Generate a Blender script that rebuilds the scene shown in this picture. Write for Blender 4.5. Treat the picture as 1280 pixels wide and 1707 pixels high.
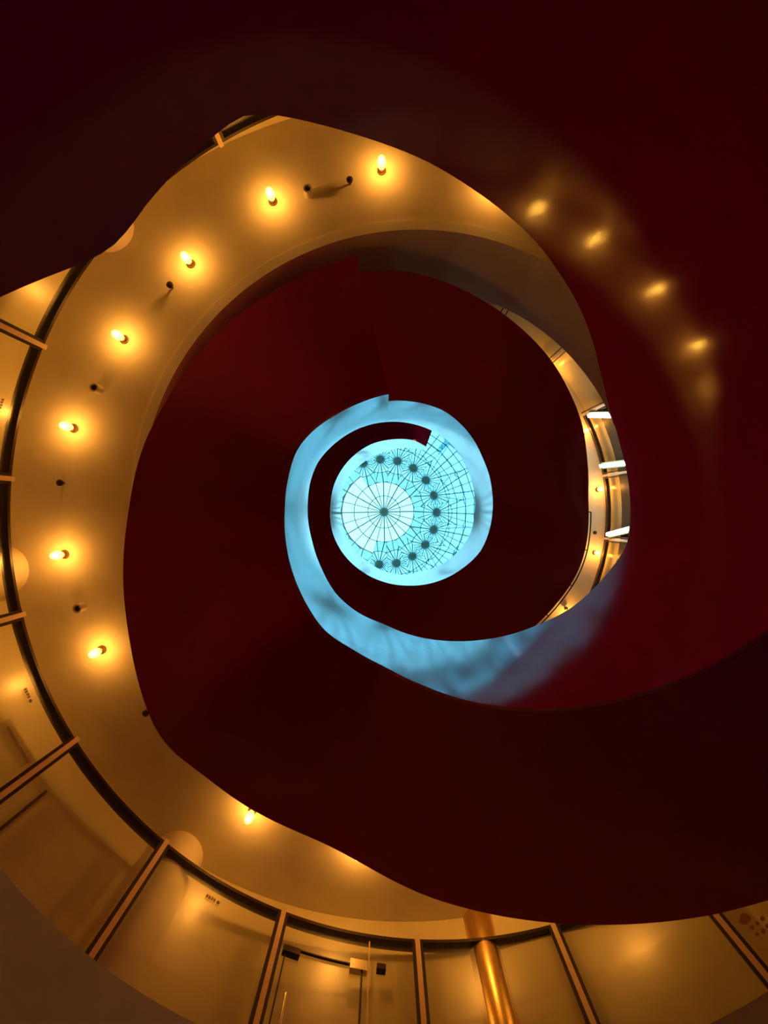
import bpy, bmesh, math, random
from mathutils import Vector
random.seed(4)
S = bpy.context.scene
for o in list(bpy.data.objects): bpy.data.objects.remove(o)
COL = S.collection
PI = math.pi

# ---------------------------------------------------------------- camera, sky, exposure
F = 800.0                      # focal length in pixels of the 1280 x 1707 frame
HC = 1.30                      # camera height above the ground floor
cam_d = bpy.data.cameras.new('camera'); cam = bpy.data.objects.new('camera', cam_d); COL.objects.link(cam)
cam_d.sensor_fit = 'VERTICAL'; cam_d.sensor_height = 24.0; cam_d.lens = 24.0*F/1707.0
cam_d.clip_start = 0.02
cam.location = (0, 0, HC); cam.rotation_euler = (0, PI, 0)      # straight up
S.camera = cam
w = bpy.data.worlds.new('sky'); S.world = w; w.use_nodes = True
bg = w.node_tree.nodes['Background']
bg.inputs['Color'].default_value = (0.56, 0.72, 1.0, 1); bg.inputs['Strength'].default_value = 3.1
S.view_settings.view_transform = 'Standard'; S.view_settings.look = 'None'
S.view_settings.exposure = 0.0; S.view_settings.gamma = 1.0; S.view_settings.use_curve_mapping = False
BULB = 268.0                   # radiance of a glowing filament

# ---------------------------------------------------------------- materials
def mat(name, col, rough=0.5, metal=0.0, ior=1.5, noise=0.0, nscale=6.0, bump=0.0, bscale=60.0, emit=None, estr=0.0,
        bump2=0.0, b2scale=3.0, spec=0.5, bdist=0.01):
    m = bpy.data.materials.new(name); m.use_nodes = True; nt = m.node_tree; N = nt.nodes; L = nt.links
    b = N['Principled BSDF']; b.inputs['Base Color'].default_value = (*col, 1)
    b.inputs['Roughness'].default_value = rough; b.inputs['Metallic'].default_value = metal; b.inputs['IOR'].default_value = ior
    b.inputs['Specular IOR Level'].default_value = spec
    tc = N.new('ShaderNodeTexCoord')
    if noise:
        n = N.new('ShaderNodeTexNoise'); n.inputs['Scale'].default_value = nscale; n.inputs['Detail'].default_value = 5
        r = N.new('ShaderNodeValToRGB'); r.color_ramp.elements[0].position = .3; r.color_ramp.elements[1].position = .7
        r.color_ramp.elements[0].color = (*[c*(1-noise) for c in col], 1); r.color_ramp.elements[1].color = (*[min(1, c*(1+noise)) for c in col], 1)
        L.new(tc.outputs['Object'], n.inputs['Vector']); L.new(n.outputs['Fac'], r.inputs['Fac']); L.new(r.outputs['Color'], b.inputs['Base Color'])
    last = None
    for st, sc, det, dist in ((bump, bscale, 2, bdist), (bump2, b2scale, 3, 0.05)):
        if not st: continue
        n = N.new('ShaderNodeTexNoise'); n.inputs['Scale'].default_value = sc; n.inputs['Detail'].default_value = det
        bp = N.new('ShaderNodeBump'); bp.inputs['Strength'].default_value = st; bp.inputs['Distance'].default_value = dist
        L.new(tc.outputs['Object'], n.inputs['Vector']); L.new(n.outputs['Fac'], bp.inputs['Height'])
        if last: L.new(last.outputs['Normal'], bp.inputs['Normal'])
        last = bp
    if last: L.new(last.outputs['Normal'], b.inputs['Normal'])
    if emit:
        b.inputs['Emission Color'].default_value = (*emit, 1); b.inputs['Emission Strength'].default_value = estr
    return m

def glass(name, tint, refl=1.0, rough=0.02):
    m = bpy.data.materials.new(name); m.use_nodes = True; nt = m.node_tree; N = nt.nodes; L = nt.links
    N.remove(N['Principled BSDF']); out = N['Material Output']
    t = N.new('ShaderNodeBsdfTransparent'); t.inputs['Color'].default_value = (*tint, 1)
    g = N.new('ShaderNodeBsdfGlossy'); g.inputs['Roughness'].default_value = rough
    fr = N.new('ShaderNodeFresnel'); fr.inputs['IOR'].default_value = 1.45
    mx = N.new('ShaderNodeMath'); mx.operation = 'MULTIPLY'; mx.inputs[1].default_value = refl
    mix = N.new('ShaderNodeMixShader')
    L.new(fr.outputs[0], mx.inputs[0]); L.new(mx.outputs[0], mix.inputs[0]); L.new(t.outputs[0], mix.inputs[1]); L.new(g.outputs[0], mix.inputs[2])
    L.new(mix.outputs[0], out.inputs['Surface'])
    return m

def envelope_mat(name, tint, emit, strength):
    m = bpy.data.materials.new(name); m.use_nodes = True; nt = m.node_tree; N = nt.nodes; L = nt.links
    N.remove(N['Principled BSDF']); out = N['Material Output']
    t = N.new('ShaderNodeBsdfTransparent'); t.inputs['Color'].default_value = (*tint, 1)
    e = N.new('ShaderNodeEmission'); e.inputs['Color'].default_value = (*emit, 1); e.inputs['Strength'].default_value = strength
    a = N.new('ShaderNodeAddShader'); L.new(t.outputs[0], a.inputs[0]); L.new(e.outputs[0], a.inputs[1]); L.new(a.outputs[0], out.inputs['Surface'])
    return m

M = {}
M['red'] = mat('red_lacquer', (0.44, 0.003, 0.14), 0.06, ior=1.5, bump=0.012, bscale=110, bump2=0.02, b2scale=1.6, noise=.10, nscale=1.2)
_b = M['red'].node_tree.nodes['Principled BSDF']
_b.inputs['Coat Weight'].default_value = 0.75; _b.inputs['Coat Roughness'].default_value = 0.075; _b.inputs['Coat IOR'].default_value = 1.5
M['red'].node_tree.links.new(_b.inputs['Normal'].links[0].from_socket, _b.inputs['Coat Normal'])
M['soffit'] = mat('red_soffit_lacquer', (0.44, 0.003, 0.14), 0.25, bump=0.04, bscale=40, noise=.10, nscale=1.0)
M['cream'] = mat('cream_plaster', (0.80, 0.73, 0.58), 0.75, noise=.05, nscale=3, bump=.05, bscale=30)
M['wallcream'] = mat('cream_wall_paint', (0.86, 0.79, 0.50), 0.4, noise=.06, nscale=2, bump=.04, bscale=12)
M['white'] = mat('white_plaster', (0.90, 0.87, 0.84), 0.6, noise=.04, nscale=2, bump=.04, bscale=20)
M['column'] = mat('column_plaster', (0.90, 0.80, 0.64), 0.55, noise=.04, nscale=4)
M['bronze'] = mat('dark_bronze', (0.03, 0.013, 0.008), 0.4, noise=.2, nscale=20)
M['steel'] = mat('champagne_enamel', (0.85, 0.66, 0.46), 0.35, metal=.15, noise=.05, nscale=20)
M['brass'] = mat('brushed_brass', (0.85, 0.60, 0.25), 0.28, metal=1.0, noise=.06, nscale=14)
M['chrome'] = mat('polished_steel', (0.85, 0.80, 0.70), 0.18, metal=1.0, noise=.04, nscale=20)
M['glass'] = glass('clear_glass', (0.97, 0.97, 0.94), .22, .32)
M['glass2'] = glass('clear_upper_glass', (0.97, 0.97, 0.94), .06, .2)
M['skyglass'] = glass('aqua_skylight_glass', (0.62, 0.94, 0.93), .4)
M['mirror'] = mat('polished_aluminium', (0.46, 0.77, 0.86), 0.03, metal=1.0, bump=.05, bscale=5, noise=.04, nscale=3)
M['frame'] = mat('olive_steel_frame', (0.78, 0.75, 0.50), 0.5, noise=.1, nscale=10)
M['joint'] = mat('teal_seal', (0.03, 0.16, 0.16), 0.5, noise=.1, nscale=10)
M['fil'] = mat('glowing_filament', (1, .6, .2), 0.5, emit=(1.0, 0.39, 0.055), estr=BULB, noise=.01)
M['env'] = envelope_mat('amber_bulb_glass', (0.97, 0.93, 0.80), (1.0, 0.66, 0.16), 1.9)
M['socket'] = mat('brown_bulb_socket', (0.42, 0.24, 0.09), 0.4, metal=.3, noise=.1, nscale=30)
M['spot'] = mat('white_metal_can', (0.75, 0.68, 0.58), 0.35, metal=.4, noise=.05, nscale=30)
M['dark'] = mat('dark_metal', (0.03, 0.02, 0.015), 0.45, noise=.1, nscale=30)
M['ink'] = mat('brown_vinyl_print', (0.10, 0.035, 0.012), 0.6, noise=.1, nscale=30)
M['decal'] = mat('rust_vinyl_print', (0.30, 0.12, 0.02), 0.6, noise=.2, nscale=30)
M['tube'] = mat('fluorescent_tube', (.9, 1, .85), 0.4, emit=(0.98, 1.0, 0.78), estr=14.0, noise=.01)
M['housing'] = mat('green_lamp_housing', (0.10, 0.16, 0.10), 0.4, noise=.1, nscale=30)
M['purple'] = mat('dark_plum_panel', (0.03, 0.013, 0.03), 0.35, noise=.1, nscale=5)
M['floor'] = mat('stone_floor', (0.38, 0.34, 0.31), 0.35, noise=.25, nscale=3)
M['roof'] = mat('pale_roof_plaster', (0.75, 0.80, 0.82), 0.6, noise=.05, nscale=2)
M['shell'] = mat('pale_outer_wall', (0.70, 0.60, 0.48), 0.7, noise=.1, nscale=2)

# ---------------------------------------------------------------- helpers
# plan coordinates: x to the photo's right, y to the photo's top, z up from the camera
def V(p): return Vector((-p[0], p[1], p[2]+HC))
def pix(px, py, z): return ((px-640.0)/F*z, (853.5-py)/F*z, z)
def on_cyl(px, py, c, R):
    u = (px-640.0)/F; v = (853.5-py)/F
    a = u*u+v*v; b = -2*(u*c[0]+v*c[1]); k = c[0]**2+c[1]**2-R*R
    z = (-b+math.sqrt(b*b-4*a*k))/(2*a); return (u*z, v*z, z)
def pol(c, R, deg, z): t = math.radians(deg); return (c[0]+R*math.cos(t), c[1]+R*math.sin(t), z)

def tag(o, label, cat, group=None):
    o['label'] = label; o['category'] = cat
    if group: o['group'] = group
    return o
def empty(name, p, label=None, cat=None, group=None):
    o = bpy.data.objects.new(name, None); COL.objects.link(o); o.location = V(p); o.empty_display_size = .1
    if label: tag(o, label, cat, group)
    return o
def obj(name, verts, faces, m, parent=None, smooth=False, local=False, closed=True):
    """plan-space verts (or local ones with local=True) -> one mesh object"""
    vs = [Vector(v) for v in verts] if local else [V(v) for v in verts]
    if parent is not None and not local: vs = [v-parent_org(parent) for v in vs]
    me = bpy.data.meshes.new(name); me.from_pydata(vs, [], faces)
    bm = bmesh.new(); bm.from_mesh(me); bmesh.ops.remove_doubles(bm, verts=bm.verts, dist=1e-6)
    bmesh.ops.recalc_face_normals(bm, faces=bm.faces)
    bm.to_mesh(me); bm.free()
    if smooth:
        me.polygons.foreach_set('use_smooth', [True]*len(me.polygons))
        me.set_sharp_from_angle(angle=math.radians(38))
    me.materials.append(M[m]); o = bpy.data.objects.new(name, me); COL.objects.link(o)
    if parent is not None: o.parent = parent
    return o
def parent_org(o):
    v = Vector((0, 0, 0))
    while o is not None: v = v+Vector(o.location); o = o.parent
    return v
def struct(name, verts, faces, m, smooth=True):
    o = obj(name, verts, faces, m, None, smooth); o['kind'] = 'structure'; return o

def sweep(sections, loop=False):
    """sections: list of closed cross-section point lists -> verts, faces (capped unless loop)"""
    n = len(sections[0]); vs = [p for s in sections for p in s]; fs = []
    K = len(sections)
    for i in range(K if loop else K-1):
        j = (i+1) % K
        for k in range(n):
            l = (k+1) % n
            fs.append((i*n+k, i*n+l, j*n+l, j*n+k))
    if not loop:
        fs.append(tuple(range(n))); fs.append(tuple((K-1)*n+k for k in range(n)))
    return vs, fs
def arc_bar(c, R0, R1, z0, z1, a0, a1, n):
    loop = abs(abs(a1-a0)-360) < 1e-3
    ss = []
    for i in range(n if loop else n+1):
        a = a0+(a1-a0)*i/n
        ss.append([pol(c, R0, a, z0), pol(c, R1, a, z0), pol(c, R1, a, z1), pol(c, R0, a, z1)])
    return sweep(ss, loop)
def ring(c, R0, R1, z0, z1, n=128): return arc_bar(c, R0, R1, z0, z1, 0, 360, n)
def tube(p0, p1, r, n=8):
    a = Vector(p0); b = Vector(p1); d = (b-a).normalized()
    e = Vector((0, 0, 1)) if abs(d.z) < .9 else Vector((1, 0, 0))
    u = d.cross(e).normalized(); v = d.cross(u)
    return sweep([[tuple(q+u*r*math.cos(2*PI*k/n)+v*r*math.sin(2*PI*k/n)) for k in range(n)] for q in (a, b)])
def lathe(prof, n=16, c=(0, 0, 0)):
    """prof: list of (r, z)"""
    vs = []; fs = []
    for r, z in prof:
        for k in range(n): vs.append((c[0]+r*math.cos(2*PI*k/n), c[1]+r*math.sin(2*PI*k/n), c[2]+z))
    for i in range(len(prof)-1):
        for k in range(n):
            l = (k+1) % n; fs.append((i*n+k, i*n+l, (i+1)*n+l, (i+1)*n+k))
    fs.append(tuple(range(n))); fs.append(tuple((len(prof)-1)*n+k for k in range(n)))
    return vs, fs
def slab(q, d):
    """quad q (4 points) thickened along vector d"""
    d = Vector(d); a = [Vector(p) for p in q]
    return sweep([[tuple(p) for p in a], [tuple(p+d) for p in a]])
def join(*vf):
    vs = []; fs = []
    for v, f in vf:
        o = len(vs); vs += v; fs += [tuple(i+o for i in g) for g in f]
    return vs, fs
def cpy(o, parent=None):
    c = o.copy(); COL.objects.link(c); c.parent = parent
    for ch in o.children: cpy(ch, c)
    return c

# ---------------------------------------------------------------- dimensions
CS = (0.40, 0.0)              # axis of the spiral stair
CO = (0.41, 0.08); RO = 3.46  # round openings in the gallery slabs
CW = (0.27, 0.0);  RW = 5.15  # back wall of the lower gallery
CF = (0.63, 0.0);  RF = 5.01  # glass partition of the lower gallery
C2 = (0.28, 0.0)              # upper gallery
ZFL = -HC                     # ground floor
Z1F, Z1P, Z1C = 1.75, 2.84, 6.03     # lower gallery: floor, parapet top, ceiling
Z2F, Z2P, Z2C = 6.45, 7.55, 10.73    # upper gallery
ZROOF = 12.2
RSH = 6.4

# ---------------------------------------------------------------- structure
struct('floor', *ring((0, 0), 0.001, RSH+.2, ZFL-.2, ZFL, 64), 'floor')
struct('wall_outer', *ring((0.3, 0), RSH, RSH+.2, ZFL, ZROOF+.3, 96), 'shell')

def wall_radius(a):                      # back wall of the lower gallery bulges out on the right
    a = a % 360
    if 95 <= a <= 285: return RW
    t = (a-285)/40 if a > 285 else (95-a)/40
    t = max(0, min(1, t)); t = t*t*(3-2*t)
    return RW+.65*t
ss = []
for i in range(144):
    a = i*2.5; r = wall_radius(a)
    ss.append([pol(CW, r, a, Z1F), pol(CW, r+.15, a, Z1F), pol(CW, r+.15, a, Z1C), pol(CW, r, a, Z1C)])
struct('wall_gallery', *sweep(ss, True), 'wallcream')
def slab_ring(c, R0, Rout, z0, z1, n=144):
    ss = []
    for i in range(n):
        a = 360*i/n
        # outer circle is centred on the shell
        o = pol((0.3, 0), Rout, a, 0)
        p = pol(c, R0, a, 0)
        ss.append([(p[0], p[1], z0), (o[0], o[1], z0), (o[0], o[1], z1), (p[0], p[1], z1)])
    return sweep(ss, True)
struct('ceiling', *slab_ring(CO, RO+.02, RSH, Z1C, Z1C+.12), 'cream')
struct('floor_upper', *slab_ring(CO, RO+.10, RSH, Z2F-.1, Z2F), 'floor')
struct('trim_1', *ring(CO, RO, RO+.12, Z1C-.015, Z2P, 144), 'white')
struct('floor_gallery', *slab_ring(CO, RO+.05, RSH, Z1F-.40, Z1F), 'floor')
struct('trim_2', *ring(CO, RO, RO+.12, Z1F-.42, Z1P, 144), 'white')
struct('ceiling_upper', *slab_ring(CO, RO+.02, RSH, Z2C, Z2C+.15), 'cream')
struct('trim_3', *ring(CO, RO, RO+.12, Z2C-.01, ZROOF, 144), 'white')
struct('wall_upper', *ring(C2, 4.80, 4.95, Z2F, Z2C, 144), 'wallcream')
struct('roof', *slab_ring((0, 0), 2.50, RSH+.2, ZROOF, ZROOF+.3), 'roof')

# ---------------------------------------------------------------- spiral staircase
RI, RU = 1.5, 3.2
BOT = [(1280,1050),(1165,1118),(1050,1160),(900,1181),(780,1168),(705,1142),(640,1110),(590,1083),(540,1050),(510,1005),(490,960),
       (477,905),(475,850),(480,800),(495,750),(520,720),(560,692),(600,672),(645,658)]
BOT2 = [(650,668),(690,670),(740,685),(780,720),(805,765),(820,820),(820,860),(812,895),(800,920),(770,948),(740,965),(680,976),
        (640,970),(600,950),(570,920),(555,890),(551,840),(558,805),(575,775),(595,755),(620,740),(650,733),(690,734),(710,745)]
TOP = [(0,495),(160,432),(190,415),(205,400),(240,345),(280,300),(350,235),(380,205),(405,185),(480,195),(560,215),(640,240),(710,268),
       (780,310),(845,358),(900,410),(935,460),(960,500),(985,560),(1000,620),(1014,680),(1035,750),(1050,830),(1052,870),(1045,910),
       (1000,970),(950,1015),(900,1040),(850,1058),(800,1067),(740,1068),(690,1060),(640,1040),(595,1020),(560,990),(535,945),(520,900),
       (513,840),(518,800),(530,770),(555,742),(590,718),(630,705),(660,703),(700,710),(740,730),(768,760),(785,800),(791,850),(785,885),
       (770,912),(740,938),(700,953),(672,958),(640,952),(605,930),(580,900),(570,865),(568,830),(575,805),(590,785),(615,765),(645,752),
       (690,747),(710,752)]
OUT = [(1280,1500),(1190,1525),(940,1540),(800,1520),(700,1490),(640,1460),(580,1425),(530,1400),(470,1375),(420,1350),(340,1292),
       (270,1237),(240,1170),(222,1100),(212,1040),(205,960),(208,900),(215,850),(240,740),(280,665),(330,592),(390,530),(450,490),
       (500,460),(560,433)]
OUT2 = [(572,455),(610,453),(660,450),(700,457),(750,473),(800,498),(860,540),(920,602),(950,655),(970,705),(978,760),(980,830),(975,920),
        (960,960),(940,990),(890,1045)]
def profile(pts, R, start):
    res = []; last = start
    for p in pts:
        q = on_cyl(p[0], p[1], CS, R); t = math.degrees(math.atan2(q[1]-CS[1], q[0]-CS[0]))
        while t-last > 180: t -= 360
        while t-last < -180: t += 360
        last = t; res.append((t, q[2]))
    return res
def lerp(pr, t):                      # pr sorted by falling angle
    if t >= pr[0][0]: return pr[0][1]
    for (a, za), (b, zb) in zip(pr, pr[1:]):
        if a >= t >= b:
            if a-b < 1e-6: return zb
            return za+(zb-za)*(a-t)/(a-b)
    return pr[-1][1]
tb = profile(BOT, RI, 0); tb2 = profile(BOT2, RI, tb[-1][0]); tt = profile(TOP, RI, 158); to = profile(OUT, RU, -50); to2 = profile(OUT2, RU, to[-1][0])
TJ = -256.8                           # joint in the stair
# below the frame: flight and landings down to the ground floor
low = [(222, ZFL), (212, ZFL), (158, -.46), (147, -.20), (122, -.20), (41, 1.75), (31, 1.95), (-8, 2.02)]
pb = low+tb[:-1]+[(TJ+.01, tb[-1][1]), (TJ-.01, tb2[0][1])]+tb2[1:]
pt = [(222, -.05), (212, .0)]+tt
po = low+to[:-1]+[(TJ+.01, to[-1][1]+.05), (TJ-.01, to2[0][1]+.1)]+to2[1:]
E_ = tb2[-1][0]                       # last angle, at the top landing's free end
po = po+[(-420, 9.2), (-446, 9.7), (-470, 9.9), (-560, 9.85), (E_, 10.2)]
po.sort(key=lambda q: -q[0]); pb.sort(key=lambda q: -q[0]); pt.sort(key=lambda q: -q[0])
def smooth_prof(pr, t, wdt=3.0):
    if abs(t-TJ) < wdt+1: 
        return lerp(pr, t)
    return (lerp(pr, t-wdt)+2*lerp(pr, t)+lerp(pr, t+wdt))/4
angs = []
a = 222.0
while a > E_: 
    if abs(a-TJ) > 1: angs.append(a)
    a -= 2.0
angs += [TJ+.01, TJ-.01, E_]; angs.sort(reverse=True)
stair = empty('spiral_staircase', (CS[0], CS[1], ZFL), 'dark red lacquered spiral staircase winding up around the open well', 'staircase')
inner = []; slabs = []; outer = []; caps = []
for a in angs:
    zb = smooth_prof(pb, a); zt = smooth_prof(pt, a); zo = smooth_prof(po, a)
    zt = max(zt, zb+.15)
    inner.append([pol(CS, RI, a, zb), pol(CS, RI, a, zt), pol(CS, RI+.09, a, zt), pol(CS, RI+.09, a, zb+.01)])
    z0 = max(ZFL, zb); z1 = max(ZFL, zo)
    slabs.append([pol(CS, RI+.03, a, z0), pol(CS, RU, a, z1), pol(CS, RU, a, z1+.40), pol(CS, RI+.03, a, z0+.40)])
    outer.append([pol(CS, RU-.07, a, z1+.30), pol(CS, RU, a, z1+.02), pol(CS, RU, a, z1+1.45), pol(CS, RU-.07, a, z1+1.45)])
obj('inner_balustrade', *sweep(inner), 'red', stair, True)
obj('soffit_slab', *sweep(slabs), 'soffit', stair, True)
obj('outer_balustrade', *sweep(outer), 'red', stair, True)

cab = []
a = -360.0
while a > -406: cab.append(Vector(pol(CS, RU+.09, a, smooth_prof(po, a)+.12))); a -= 3
obj('edge_cable', *join(*[tube(tuple(p), tuple(q), .012, 6) for p, q in zip(cab, cab[1:])]), 'dark', stair)
for p in cab[::4]: obj('cable_stay', *tube(tuple(p), tuple(p+(Vector((CS[0], CS[1], p.z))-p).normalized()*.1), .01, 6), 'dark', stair)

# ---------------------------------------------------------------- skylight: mirrored collar and glass dome over it
NF = 19; ZA, RA, ZB = 12.2, 2.50, 19.1
TALL = (19.4, 1.206); SHORT = (19.1, 1.68)     # top edges of the panels; the short ones leave the dome's rim open
col_ = empty('reflector_collar', (0, 0, ZA), 'faceted mirror collar of polished panels funnelling up to the glass dome', 'skylight collar')
def fac(R, k, z): return pol((0, 0), R/math.cos(PI/NF), -0.6+(k-.5)*360/NF, z)
for k in range(NF):
    ac = (k*360/NF+180) % 360-180
    zt_, rt_ = TALL if -108 < ac < 122 else SHORT
    q = [fac(RA, k, ZA), fac(RA, k+1, ZA), fac(rt_, k+1, zt_), fac(rt_, k, zt_)]
    c = pol((0, 0), .02, -0.6+k*360/NF, 0)
    pn = obj('mirror_panel', *slab(q, c), 'mirror', col_)
    obj('edge_strip', *tube(fac(RA-.004, k, ZA), fac(rt_-.004, k, zt_), .005, 6), 'joint', pn)
    for t in (.08, .17, .27, .38):
        R = RA+(rt_-RA)*t; z = ZA+(zt_-ZA)*t
        obj('seam', *tube(fac(R-.004, k, z), fac(R-.004, k+1, z), .006, 6), 'joint', pn)

dome = empty('skylight_dome', (0, 0, ZB), 'round glass skylight dome with olive ribs meeting at a central hub', 'skylight')
HUBZ = 19.76; NR = 24
prof = [(1.68, 19.12), (1.212, 19.43), (0.66, 19.66), (0.16, 19.76)]
for j in range(3):
    (r0, z0), (r1, z1) = prof[j], prof[j+1]
    for k in range(NR):
        a0 = k*15+.35+1; a1 = (k+1)*15-.35+1
        q = [pol((0, 0), r0, a0, z0), pol((0, 0), r0, a1, z0), pol((0, 0), r1, a1, z1), pol((0, 0), r1, a0, z1)]
        obj('glass_pane', *slab(q, (0, 0, .012)), 'skyglass', dome)
for k in range(NR):
    a = k*15+1; w_ = .016 if k % 2 else .024
    for_s = [tube(pol((0, 0), prof[j][0], a, prof[j][1]), pol((0, 0), prof[j+1][0], a, prof[j+1][1]), w_, 6) for j in range(3)]
    obj('rib', *join(*for_s), 'frame', dome)
for (r, z), w_ in zip(prof[1:3], (.016, .014)):
    obj('ring_bar', *ring((0, 0), r-w_, r+w_, z-.02, z+.01, 72), 'frame', dome)
obj('rim_ring', *ring((0, 0), 1.66, 1.70, 19.10, 19.14, 72), 'frame', dome)
obj('rim_ring', *ring((0, 0), 1.71, 1.74, 18.99, 19.02, 72), 'joint', dome)
obj('hub', *lathe([(0.02, -.08), (.13, -.06), (.18, -.02), (.18, .04), (.05, .07)], 20, (0, 0, HUBZ)), 'frame', dome)

# ---------------------------------------------------------------- columns of the lower gallery
def column(px, py, r, m, label, cat='column', group=None, zb=Z1F):
    p = pix(px, py, Z1C)
    d = Vector((p[0]-CW[0], p[1]-CW[1], 0)).normalized()
    c = (p[0]+d.x*r, p[1]+d.y*r, zb)
    t = empty('round_column', c, label, cat, group)
    obj('shaft', *lathe([(r, 0), (r, Z1C-zb)], 40, c), m, t, True)
    obj('base_ring', *lathe([(r+.03, 0), (r+.03, .10), (r+.002, .13)], 40, c), m, t, True)
column(48, 945, .31, 'column', 'cream round column crossed by the dark rail directly behind a bulb')
column(320, 1391, .31, 'column', 'cream round column beside the lettered pane above the curved parapet')
column(212, 408, .31, 'column', 'cream round column cut off by the dark balustrade edge')
column(792, 1512, .20, 'brass', 'slim shiny brass column beside the glass doors')

# ---------------------------------------------------------------- glass partition of the lower gallery
ZR = 5.58
part = empty('glass_partition', (CF[0], CF[1], Z1F), 'curved glass partition with dark top rail and steel mullions around the lower gallery', 'partition')
MA = [157.2+18.33*k for k in range(-4, 8)]+[304.3]
MA = [83.9+18.33*k for k in range(13)]
obj('top_rail', *arc_bar(CF, RF-.02, RF+.10, ZR-.02, ZR+.02, MA[0]-2, MA[-1]+2, 150), 'bronze', part, True)
def box_at(c, R, a, w_, d0, d1, z0, z1, off=0.0):
    """upright box on a circle: tangent width w_, radial from R+d0 to R+d1"""
    t = math.radians(a); er = Vector((math.cos(t), math.sin(t), 0)); et = Vector((-math.sin(t), math.cos(t), 0))
    o = Vector((c[0], c[1], 0))+er*R+et*off
    s = []
    for z in (z0, z1):
        s.append([tuple(o+er*d+et*s_*w_/2+Vector((0, 0, z))) for d, s_ in ((d0, -1), (d1, -1), (d1, 1), (d0, 1))])
    return sweep(s)
for a in MA:
    mu = obj('mullion', *box_at(CF, RF, a, .055, -.05, .0, Z1F, ZR+.035), 'steel', part)
    for s_ in (-1, 1):
        obj('gasket', *box_at(CF, RF, a, .035, -.05, .02, Z1F, ZR-.05, s_*.045), 'bronze', mu)
for k in range(len(MA)-1):
    if k == 9: continue                # the door bay
    obj('glass_pane', *arc_bar(CF, RF+.02, RF+.032, Z1F, ZR-.05, MA[k]+.75, MA[k+1]-.75, 8), 'glass', part, True)

# door bay between two mullions
def fpt(px, py, R=RF+.02): return on_cyl(px, py, CF, R)
def ang(p, c=CF): return math.degrees(math.atan2(p[1]-c[1], p[0]-c[0])) % 360
dl, dr, dm = ang(fpt(473, 1598)), ang(fpt(603, 1615)), ang(fpt(615, 1590))
zd = fpt(597, 1611)[2]
door = bpy.data.objects.new('door_1', None); COL.objects.link(door); door.location = V(pol(CF, RF, (dl+dr)/2, Z1F)); door['kind'] = 'structure'
obj('door_leaf', *arc_bar(CF, RF+.02, RF+.034, Z1F+.01, zd-.01, dl+.12, dr-.08, 8), 'glass', door, True)
obj('transom_pane', *arc_bar(CF, RF+.02, RF+.032, zd+.01, ZR-.05, MA[9]+.75, dm-.05, 8), 'glass', door, True)
obj('side_pane', *arc_bar(CF, RF+.02, RF+.032, Z1F, ZR-.05, dm+.05, MA[10]-.75, 6), 'glass', door, True)
obj('side_pane', *arc_bar(CF, RF+.02, RF+.032, Z1F, zd-.01, dr+.05, dm-.1, 3), 'glass', door, True)
obj('side_pane', *arc_bar(CF, RF+.02, RF+.032, Z1F, zd-.01, MA[9]+.75, dl-.05, 3), 'glass', door, True)
obj('edge_seal', *box_at(CF, RF, dl, .012, .0, .03, Z1F, zd), 'bronze', door)
obj('edge_seal', *box_at(CF, RF, dr, .018, .0, .03, Z1F, zd), 'bronze', door)
obj('edge_seal', *box_at(CF, RF, dm, .014, .0, .03, Z1F, ZR-.05), 'steel', door)
obj('edge_seal', *arc_bar(CF, RF+.0, RF+.03, zd-.006, zd+.006, dl, dr, 10), 'bronze', door)
def fitting(px, py, w_, h_, m):
    p = fpt(px, py); a = ang(p)
    return obj('patch_fitting', *box_at(CF, RF, a, w_, -.02, .05, p[2]-h_/2, p[2]+h_/2), m, door)
fitting(485, 1588, .19, .07, 'bronze'); fitting(597, 1613, .19, .11, 'chrome'); fitting(635, 1616, .10, .06, 'bronze')
h0, h1 = fpt(477, 1656, RF-.05), fpt(468, 1700, RF-.05)
ah = ang(h0); hz = h0[2]
hd = obj('pull_handle', *lathe([(.016, -1.1), (.016, 0)], 12, pol(CF, RF-.05, ah, hz)), 'chrome', door, True)
for dz in (-.1, -1.0): obj('standoff', *tube(pol(CF, RF-.05, ah, hz+dz), pol(CF, RF+.02, ah, hz+dz), .01, 8), 'chrome', hd)

# frames on the back wall behind the glass, at the photo's lower left
def wpt(px, py): return on_cyl(px, py, CW, RW-.01)
def wall_frame(px0, px1, label, m='steel'):
    a0, a1 = ang(wpt(*px0), CW), ang(wpt(*px1), CW); z = (wpt(*px0)[2]+wpt(*px1)[2])/2
    t = empty('wall_frame', pol(CW, RW, (a0+a1)/2, Z1F), label, 'door frame')
    obj('head', *arc_bar(CW, RW-.05, RW+.01, z-.07, z, a0, a1, 8), m, t)
    for a in (a0, a1):
        obj('jamb', *box_at(CW, RW, a, .07, -.05, .01, Z1F, z), m, t)
    obj('leaf', *arc_bar(CW, RW-.02, RW+.005, Z1F, z-.07, a0+.4, a1-.4, 8), 'wallcream', t)
wall_frame((16, 1203), (56, 1272), 'cream framed door leaf on the back wall behind the partition glass', 'wallcream')
_p = wpt(76, 1320)
_t = obj('trim_4', *box_at(CW, RW, ang(_p, CW), .035, -.03, .02, Z1F, _p[2]), 'bronze'); _t['kind'] = 'structure'

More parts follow.
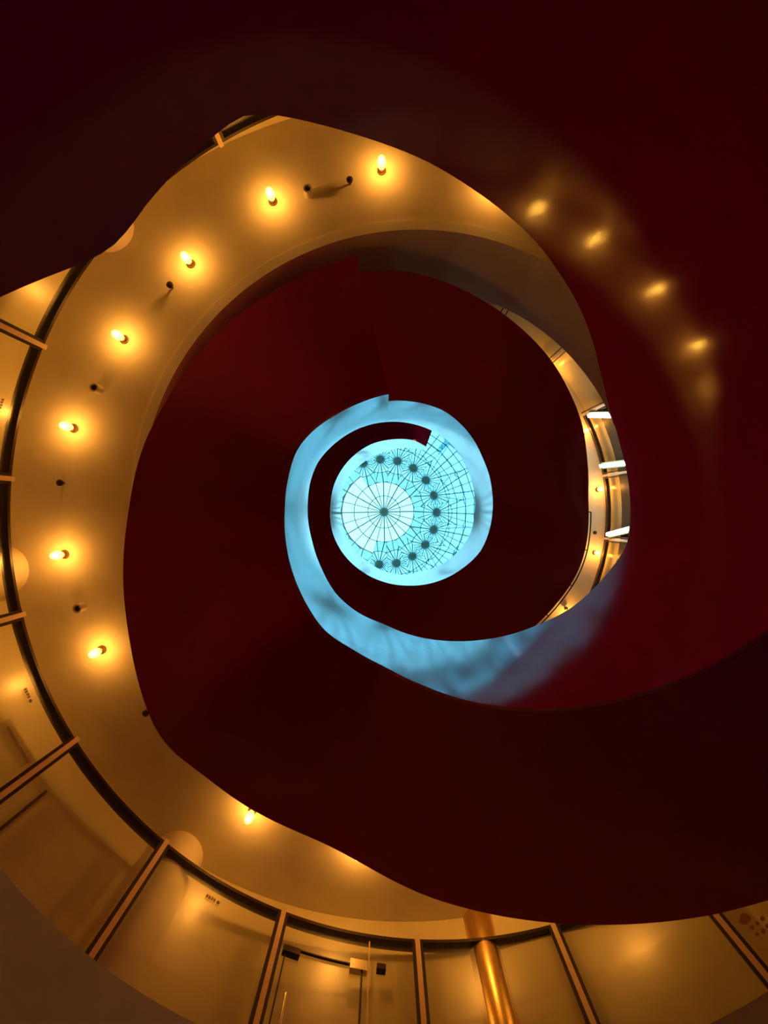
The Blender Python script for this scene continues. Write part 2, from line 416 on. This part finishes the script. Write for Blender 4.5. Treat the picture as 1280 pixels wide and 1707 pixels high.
# ---------------------------------------------------------------- bulbs
def make_bulb(loc, label, group):
    t = empty('ceiling_bulb', loc, label, 'light bulb', group)
    obj('socket', *lathe([(.055, 0), (.055, -.015), (.038, -.025), (.036, -.06)], 18), 'socket', t, True, local=True)
    e = []
    for i in range(11):
        u = i/10*PI
        e.append((max(.004, .052*math.sin(u)**.8*(1.05 if u < PI/2 else 1)), -.055-.19*(1-math.cos(u))/2))
    obj('bulb_envelope', *lathe(e, 18), 'env', t, True, local=True)
    f_ = [(max(.002, .022*math.sin(i/8*PI)), -.12-.105*i/8) for i in range(9)]
    obj('filament', *lathe(f_, 12), 'fil', t, True, local=True)
    return t
L1 = ['amber bulb beside a sprinkler, closest to where the red balustrade cuts the ceiling',
      'amber bulb on the cream ceiling next to the spotlight can with the long shadow',
      'amber bulb next to a lone sprinkler, across from the half hidden column',
      'amber bulb on the cream ceiling between the lone sprinkler and a spotlight can',
      'amber bulb on the cream ceiling between a spotlight can and a sprinkler facing the lettering',
      'amber bulb on the cream ceiling directly in front of the round column by the rail',
      'amber bulb on the cream ceiling past the spotlight can, last before the long bulbless stretch',
      'amber bulb half tucked under the dark red stair edge near the lit column']
LH = 'amber bulb behind the red staircase, showing only as a glow on ceiling or wall'
G1 = 'bulbs on the lower gallery ceiling'
b0 = None
spots = [pix(x, y, Z1C) for x, y in ((636,285),(455,336),(318,440),(207,566),(123,714),(108,924),(170,1083),(421,1350))]
spots += [pol(CW, 4.23, a, Z1C) for a in (262, 281, 300, 75)]   # these show by their glow on ceiling and wall
for i, p in enumerate(spots):
    if b0 is None: b0 = make_bulb(p, L1[0], G1)
    else:
        c = cpy(b0); c.location = V(p); c['label'] = L1[i] if i < 8 else LH
spots2 = [pix(x, y, Z2C) for x, y in ((972,720),(996,816),(991,921))]+[pol(C2, 4.42, a, Z2C) for a in (-31, -84, -98.5, -117, -134, -146, 42)]   # seen as glints or glows
U1 = ['small amber bulb peeking past the stair edge by the batten nearest the pale slab edge', 'small amber upper gallery bulb between the middle and the tilted fluorescent batten',
      'small amber upper gallery bulb just past the tilted fluorescent batten']
for i, p in enumerate(spots2):
    c = cpy(b0); c.location = V(p); c['label'] = U1[i] if i < 3 else 'amber bulb of the upper gallery ceiling, showing only as a glint or glow'; c['group'] = 'bulbs on the upper gallery ceiling'

# ---------------------------------------------------------------- sprinklers and spot cans on the ceiling
s0 = None
SL = ['small dark sprinkler at the end of the long ceiling shadow beside a bulb', 'small dark sprinkler casting a thin shadow between two bulbs and no can nearby',
      'small dark sprinkler on the ceiling level with the partition rail joint', 'small dark sprinkler peeking out at the red stair edge',
      'tiny sprinkler on the upper gallery ceiling between two bulbs', 'tiny sprinkler on the upper gallery ceiling where the red edges meet']
for i, (px, py, zc) in enumerate(((583,301,Z1C),(284,476,Z1C),(101,805,Z1C),(244,1188,Z1C),(991,888,Z2C),(943,1014,Z2C))):
    p = pix(px, py, zc-.06); p = (p[0], p[1], zc)
    if s0 is None:
        s0 = empty('ceiling_sprinkler', p, SL[0], 'sprinkler', 'sprinkler heads on the gallery ceilings')
        obj('pipe', *lathe([(.014, 0), (.012, -.06)], 12), 'dark', s0, True, local=True)
        obj('head', *lathe([(.012, -.05), (.038, -.06), (.042, -.085), (.02, -.10)], 14), 'dark', s0, True, local=True)
    else:
        c = cpy(s0); c.location = V(p); c['label'] = SL[i]
s1 = None
CL = ['pale metal spotlight can whose long shadow points at a dark sprinkler', 'pale metal spotlight can throwing a short shadow away from the lettered pane',
      'pale metal spotlight can near the bulb in front of the round column']
for i, (px, py) in enumerate(((514,320),(162,648),(134,1013))):
    p = pix(px, py, Z1C-.05); p = (p[0], p[1], Z1C)
    if s1 is None:
        s1 = empty('spot_can', p, CL[0], 'spotlight', 'spotlight cans on the lower gallery ceiling')
        obj('can', *lathe([(.055, 0), (.055, -.12), (.036, -.12), (.034, -.085)], 20), 'spot', s1, True, local=True)
        obj('lens', *lathe([(.033, -.08), (.033, -.095), (.01, -.098)], 16), 'dark', s1, True, local=True)
    else:
        c = cpy(s1); c.location = V(p); c['label'] = CL[i]

# ---------------------------------------------------------------- lettering and decal on the glass
def flat_poly(pts_px, R, thick=.004):
    """pixel outline on the partition glass -> thin vinyl"""
    a = [on_cyl(x, y, CF, R) for x, y in pts_px]
    c = Vector((CF[0], CF[1], 0)); f_ = [tuple(Vector(p)+(Vector((p[0], p[1], 0))-c).normalized()*thick) for p in a]
    return sweep([a, f_])
GL = [['111', '010', '111', '010'], ['110', '111', '101', '111'], ['111', '001', '111', '010'], ['101', '111', '101', '011']]
def lettering(x, y, ux, uy, vx, vy, label):
    """u: one glyph advance in pixels along the line, v: one glyph height downwards"""
    t = empty('glass_lettering', on_cyl(x, y, CF, RF), label, 'lettering', 'lettering on the partition glass')
    for k, g in enumerate(GL):
        cells = []
        for r, row in enumerate(g):
            for c_, ch in enumerate(row):
                if ch == '1':
                    q = []
                    for dx, dy in ((0, 0), (1, 0), (1, 1), (0, 1)):
                        a_ = k+(c_+dx)*.27; b_ = (r+dy)*.24
                        q.append((x+ux*a_+vx*b_, y+uy*a_+vy*b_))
                    cells.append(flat_poly(q, RF+.012))
        obj('glyph', *join(*cells), 'ink', t)
    ring_c = (x+ux*5.0+vx*.55, y+uy*5.0+vy*.55); segs = []
    for i in range(14):
        q = []
        for rr, ii in ((.62, i), (.62, i+1), (.36, i+1), (.36, i)):
            an = 2*PI*ii/14; q.append((ring_c[0]+ux*rr*math.cos(an)+vx*rr*.8*math.sin(an), ring_c[1]+uy*rr*math.cos(an)+vy*rr*.8*math.sin(an)))
        segs.append(flat_poly(q, RF+.012))
    segs.append(flat_poly([(ring_c[0]+ux*s_*.42+vx*t_, ring_c[1]+uy*s_*.42+vy*t_) for s_, t_ in ((-1, -.08), (1, -.08), (1, .08), (-1, .08))], RF+.012))
    obj('emblem', *join(*segs), 'ink', t)
lettering(345, 1490, 4.0, 2.3, -2.4, 4.6, 'small brown lettering with round emblem on the pane beside the cream column')
lettering(44, 1146, 1.9, 4.2, -4.2, 2.2, 'small brown lettering with round emblem on the pane above the framed door')
lettering(7, 665, -1.2, 4.4, -4.2, -1.0, 'small brown lettering with round emblem on the pane facing a bulb, away from columns')
dec = empty('flower_decal', on_cyl(1255, 1540, CF, RF+.02), 'rust brown flower shaped decal with dots stuck on the glass by the double mullion', 'decal')
def blot(cx, cy, r, seed, R=RF+.012):
    rnd = random.Random(seed)
    obj('blot', *flat_poly([(cx+r*math.cos(2*PI*i/12)*rnd.uniform(.8, 1.15), cy+r*math.sin(2*PI*i/12)*rnd.uniform(.8, 1.15)) for i in range(12)], R), 'decal', dec)
for i, (x, y, r) in enumerate(((1241,1532,9.5),(1253,1546,4),(1262,1539,3.2),(1271,1531,4.2),(1272,1552,4.5),(1262,1557,3),(1279,1543,3.5))): blot(x, y, r, i)

# ---------------------------------------------------------------- upper gallery on the photo's right
R2 = 4.62; ZR2 = 10.55
p2 = empty('glass_partition', (C2[0], C2[1], Z2F), 'upper gallery glass partition with thin dark rail and paired posts', 'partition')
A2 = [62.0, 44.5] + [ang(on_cyl(x, y, C2, R2), C2) for x, y in ((992,682),(1025,790),(1028,900))]
A2 = [a-360 if a > 180 else a for a in A2]+[-26.0]+[-26.0-18.3*i for i in range(1, 15)]
obj('top_rail', *arc_bar(C2, R2, R2+.07, ZR2-.05, ZR2+.05, A2[2], A2[-1]-1, 60), 'bronze', p2, True)
for a in A2:
    mu = obj('mullion', *box_at(C2, R2, a, .05, -.03, .04, Z2F, ZR2+.06), 'steel', p2)
    for s_ in (-1, 1): obj('gasket', *box_at(C2, R2, a, .025, -.02, .05, Z2F, ZR2, s_*.055), 'bronze', mu)
for a, b in zip(A2, A2[1:]+[A2[0]-360]):
    obj('glass_pane', *arc_bar(C2, R2+.03, R2+.04, Z2F, ZR2-.05, b+.9, a-.9, 8), 'glass2', p2, True)
zp = on_cyl(1036, 840, C2, R2+.08)[2]
tag(obj('plum_panel', *arc_bar(C2, R2+.08, R2+.14, Z2F, zp, A2[2]-.3, A2[6], 40), 'purple', None, True), 'dark plum wall panel below the upper gallery glass behind the fluorescent lights', 'wall panel')
fl = [((981,693),(1020,693),'fluorescent batten fixed to the upper gallery post nearest the pale slab edge'),
      ((1001,777),(1045,772),'fluorescent batten on the upper gallery between two other battens'),
      ((1012,891),(1055,880),'fluorescent batten tilted most, next to a paired upper gallery post')]
fl = [(Vector(on_cyl(*q0, C2, R2-.10)), Vector(on_cyl(*q1, C2, R2-.10)), lab) for q0, q1, lab in fl]
for (a, b, lab) in fl:
    c = (a+b)/2; t = empty('fluorescent_light', tuple(c), lab, 'light fixture', 'fluorescent lights on the upper gallery')
    er = Vector((c.x-C2[0], c.y-C2[1], 0)).normalized()
    d = (b-a).normalized(); s_ = d.cross(er).normalized()
    obj('tube', *sweep([[tuple(q+s_*.034*x+er*.025*y) for x, y in ((-1, -1), (1, -1), (1, 1), (-1, 1))] for q in (a, b)]), 'tube', t)
    obj('housing', *sweep([[tuple(q+s_*.07*x+er*(.055+.025*y)) for x, y in ((-1, -1), (1, -1), (1, 1), (-1, 1))] for q in (a-d*.03, b+d*.03)]), 'housing', t)
    for e_ in (.15, .85):
        q = a.lerp(b, e_); obj('bracket', *tube(tuple(q+er*.06), tuple(q+er*.13), .012, 8), 'dark', t)
